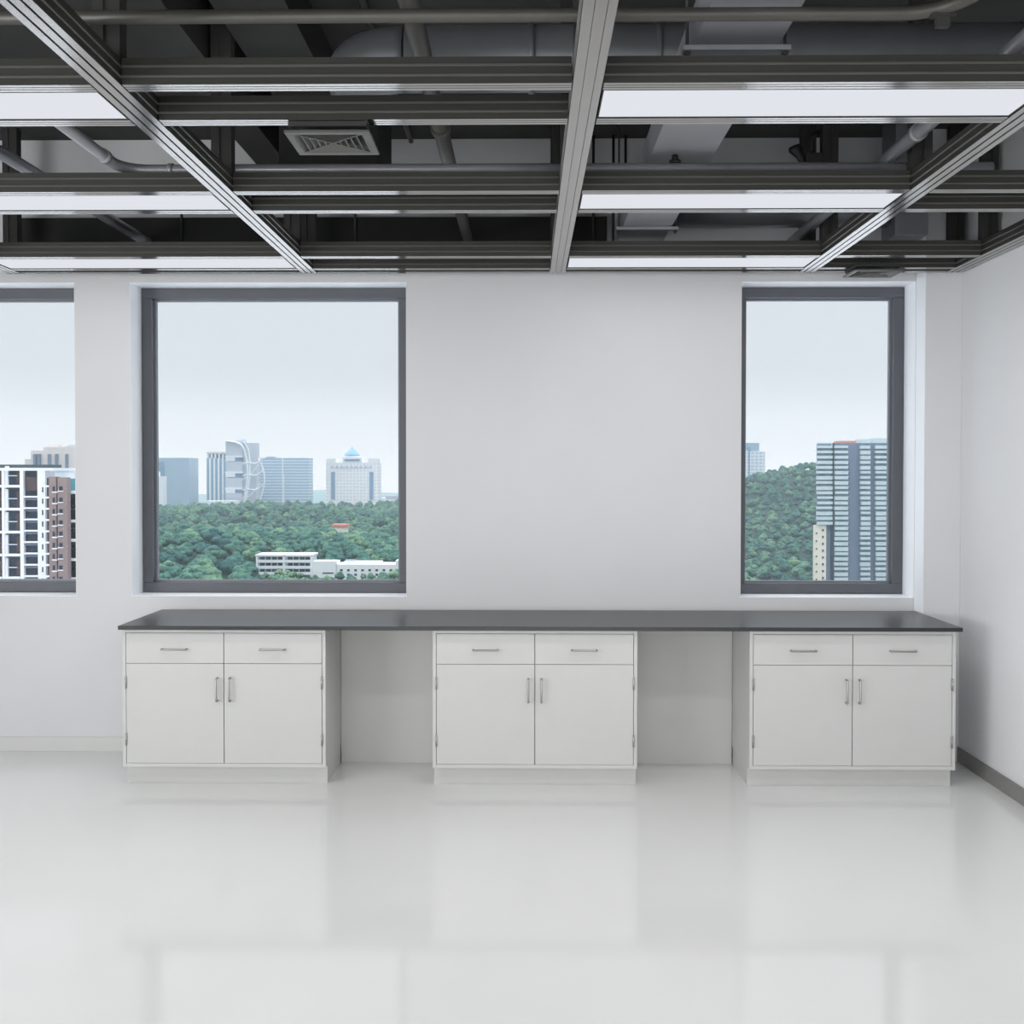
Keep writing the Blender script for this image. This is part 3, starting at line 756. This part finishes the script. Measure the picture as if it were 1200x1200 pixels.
# -- trees
def leaf_material():
    m = bpy.data.materials.new('tree_leaves'); m.use_nodes = True; nt = m.node_tree; p = nt.nodes['Principled BSDF']
    p.inputs['Roughness'].default_value = .8; p.inputs['Specular IOR Level'].default_value = .15
    geo = nt.nodes.new('ShaderNodeNewGeometry')
    n1 = nt.nodes.new('ShaderNodeTexNoise'); n1.inputs['Scale'].default_value = .055; n1.inputs['Detail'].default_value = 3
    n2 = nt.nodes.new('ShaderNodeTexNoise'); n2.inputs['Scale'].default_value = .8; n2.inputs['Detail'].default_value = 4
    for n in (n1, n2): nt.links.new(geo.outputs['Position'], n.inputs['Vector'])
    r1 = nt.nodes.new('ShaderNodeValToRGB')
    for k, (pos, c) in enumerate(((.3, (38, 84, 86)), (.5, (72, 116, 102)), (.7, (120, 154, 116)))):
        el = r1.color_ramp.elements[k] if k < 2 else r1.color_ramp.elements.new(pos)
        el.position = pos; el.color = (*lin(c), 1)
    nt.links.new(n1.outputs['Fac'], r1.inputs['Fac'])
    r2 = nt.nodes.new('ShaderNodeValToRGB'); r2.color_ramp.elements[0].position = .35; r2.color_ramp.elements[1].position = .7
    r2.color_ramp.elements[0].color = (.42, .48, .58, 1); r2.color_ramp.elements[1].color = (1.4, 1.34, 1.15, 1)
    nt.links.new(n2.outputs['Fac'], r2.inputs['Fac'])
    mx = nt.nodes.new('ShaderNodeMixRGB'); mx.blend_type = 'MULTIPLY'; mx.inputs[0].default_value = 1
    nt.links.new(r1.outputs[0], mx.inputs[1]); nt.links.new(r2.outputs[0], mx.inputs[2])
    nt.links.new(mx.outputs[0], p.inputs['Base Color'])
    bp = nt.nodes.new('ShaderNodeBump'); bp.inputs['Strength'].default_value = .9; bp.inputs['Distance'].default_value = .8
    nt.links.new(n2.outputs['Fac'], bp.inputs['Height']); nt.links.new(bp.outputs['Normal'], p.inputs['Normal'])
    return m
X['leaf'] = leaf_material()

def crown(seed, sub):
    """lumpy broadleaf tree: overlapping clumps of foliage on a short trunk, 1 unit = crown radius"""
    rnd = random.Random(seed); bm = bmesh.new()
    lumps = [((0, 0, .95), .82)] + [((math.cos(a) * rnd.uniform(.42, .62), math.sin(a) * rnd.uniform(.42, .62), rnd.uniform(.6, 1.2)), rnd.uniform(.38, .55))
                                     for a in [2 * PI * (k + rnd.random() * .5) / 6 for k in range(6)]] + [((rnd.uniform(-.2, .2), rnd.uniform(-.2, .2), 1.45), .5)]
    if sub < 2: lumps = lumps[:1] + lumps[1::2]
    for c, r in lumps:
        g = bmesh.ops.create_icosphere(bm, subdivisions=sub, radius=1)
        for v in g['verts']:
            d = v.co.normalized()
            k = 1 + .20 * noise.noise(d * 3.1 + Vector((seed, c[0] * 5, c[1] * 5)))
            v.co = Vector(c) + d * (r * k); v.co.z = c[2] + d.z * r * k * .85
    if sub >= 2: tube(bm, [(0, 0, -.8), (.02, 0, .5)], [.12, .07], 8)
    for f in bm.faces: f.smooth = True
    me = bpy.data.meshes.new('tree'); bm.to_mesh(me); bm.free(); me.materials.append(X['leaf'])
    return me

spots = []; cells = {}
rnd = random.Random(3); PI2 = 2 * PI
def clear(x, y, r):
    for i in range(int(x // 13) - 1, int(x // 13) + 2):
        for j in range(int(y // 13) - 1, int(y // 13) + 2):
            for (qx, qy, qr) in cells.get((i, j), ()):
                if (qx - x) ** 2 + (qy - y) ** 2 < ((qr + r) * 1.06) ** 2: return False
    return True
for (a0, a1, y0, y1, darts) in ((-.405, .06, 395, 1330, 56000), (.06, .50, 640, 1250, 42000)):
    for k in range(darts):
        y = math.sqrt(rnd.uniform(y0 * y0, y1 * y1)); x = y * rnd.uniform(a0, a1)
        r = rnd.uniform(4.6, 6.4) if k < darts * .25 else rnd.uniform(3.0, 4.6)
        if y < 478 and -.26 < x / y < -.10: r *= .45                    # low growth before the white buildings
        if any(f[0] < x < f[1] and f[2] < y < f[3] for f in FOOT) or not clear(x, y, r): continue
        cells.setdefault((int(x // 13), int(y // 13)), []).append((x, y, r))
        spots.append((y, x, r, rnd.random() * PI2))
    for k in range(darts * 2):                                          # saplings fill the gaps in the canopy
        y = math.sqrt(rnd.uniform(y0 * y0, y1 * y1)); x = y * rnd.uniform(a0, a1); r = rnd.uniform(1.5, 2.6)
        if y < 478 or any(f[0] < x < f[1] and f[2] < y < f[3] for f in FOOT) or not clear(x, y, r): continue
        cells.setdefault((int(x // 13), int(y // 13)), []).append((x, y, r))
        spots.append((y, x, r, rnd.random() * PI2))
spots.sort()
big = [crown(k, 2) for k in range(6)]
import numpy as np
def place(i, sp):
    y, x, r, a = sp
    o = bpy.data.objects.new('tree', big[i % 6]); COL.objects.link(o)
    o.location = (x, y, ground_z(x, y) + .4 * r); o.rotation_euler = (0, 0, a); o.scale = (r, r, r * .82)
    if x < 0:
        tag(o, 'round leafy tree among the nearest trees of the wood seen through the middle window', 'tree', 'nearest trees in the middle window')
    else:
        tag(o, 'round leafy tree among the nearest trees below the hill seen through the right window', 'tree', 'nearest trees in the right window')
inview = [s for s in spots if s[2] > 2.7 and (-.37 < s[1] / s[0] < -.11) or s[2] > 2.7 and (.195 < s[1] / s[0] < .275)]
near = inview[:290]; nearset = set(near)
for i, sp in enumerate(near): place(i, sp)
small = []
for k in range(4):
    me = crown(20 + k, 1)
    co = np.empty(len(me.vertices) * 3); me.vertices.foreach_get('co', co)
    tri = np.array([tuple(pl.vertices) for pl in me.polygons], dtype=np.int32)
    small.append((co.reshape(-1, 3), tri)); bpy.data.meshes.remove(me)
VV, TT, off = [], [], 0
for i, sp in enumerate(s for s in spots if s not in nearset):
    y, x, r, a = sp; co, tri = small[i % 4]
    ca, sa = math.cos(a), math.sin(a)
    c = np.empty_like(co)
    c[:, 0] = x + r * (co[:, 0] * ca - co[:, 1] * sa); c[:, 1] = y + r * (co[:, 0] * sa + co[:, 1] * ca)
    c[:, 2] = ground_z(x, y) + .4 * r + co[:, 2] * r * .82
    VV.append(c); TT.append(tri + off); off += len(co)
V = np.concatenate(VV); T = np.concatenate(TT)
me = bpy.data.meshes.new('forest'); me.vertices.add(len(V)); me.vertices.foreach_set('co', V.ravel())
me.loops.add(T.size); me.loops.foreach_set('vertex_index', T.ravel().astype(np.int32))
me.polygons.add(len(T)); me.polygons.foreach_set('loop_start', np.arange(0, T.size, 3, dtype=np.int32)); me.polygons.foreach_set('loop_total', np.full(len(T), 3, dtype=np.int32))
me.polygons.foreach_set('use_smooth', np.ones(len(T), dtype=bool))
me.update(calc_edges=True); me.validate(); me.materials.append(X['leaf'])
o = bpy.data.objects.new('forest', me); COL.objects.link(o)
tag(o, 'dense green forest canopy stretching back to the city and over the hill', 'forest', kind='stuff')

# thin morning haze over the park and the city
m = bpy.data.materials.new('thin_haze'); m.use_nodes = True; nt = m.node_tree; nt.nodes.clear()
o_ = nt.nodes.new('ShaderNodeOutputMaterial'); vs = nt.nodes.new('ShaderNodeVolumeScatter')
vs.inputs['Color'].default_value = (.72, .88, 1., 1); vs.inputs['Density'].default_value = HAZE
nt.links.new(vs.outputs[0], o_.inputs['Volume'])
o = obj('haze', boxbm(-1500, 1500, 40, 3000, -140, 160), m)
tag(o, 'thin pale blue haze over the park and the city', 'haze', kind='stuff')

# ----------------------------------------------------------------------------
# daylight: a bright overcast sky, whiter at the horizon and brightest overhead
# ----------------------------------------------------------------------------
w = bpy.data.worlds.new('sky'); S.world = w; w.use_nodes = True; nt = w.node_tree
bg = nt.nodes['Background']; tc = nt.nodes.new('ShaderNodeTexCoord'); sp = nt.nodes.new('ShaderNodeSeparateXYZ')
cr = nt.nodes.new('ShaderNodeValToRGB'); nt.links.new(tc.outputs['Generated'], sp.inputs[0]); nt.links.new(sp.outputs['Z'], cr.inputs['Fac'])
els = [(0., (238, 247, 255), 1.12), (.03, (231, 240, 248), 1.05), (.09, (219, 226, 234), 1.), (.2, (218, 225, 234), 1.), (.45, (236, 240, 246), 1.), (1., (236, 240, 246), 4.6)]
while len(cr.color_ramp.elements) < len(els): cr.color_ramp.elements.new(.5)
for el, (pos, c, k) in zip(cr.color_ramp.elements, els):
    el.position = pos; el.color = (*[v * k for v in lin(c)], 1)
nt.links.new(cr.outputs['Color'], bg.inputs['Color']); bg.inputs['Strength'].default_value = 1.
S.view_settings.view_transform = 'Standard'; S.view_settings.look = 'None'
S.view_settings.gamma = 1; S.view_settings.use_curve_mapping = False; S.view_settings.exposure = 0
S.cycles.use_denoising = True
S.cycles.max_bounces = 12; S.cycles.diffuse_bounces = 6
S.cycles.sample_clamp_indirect = 6
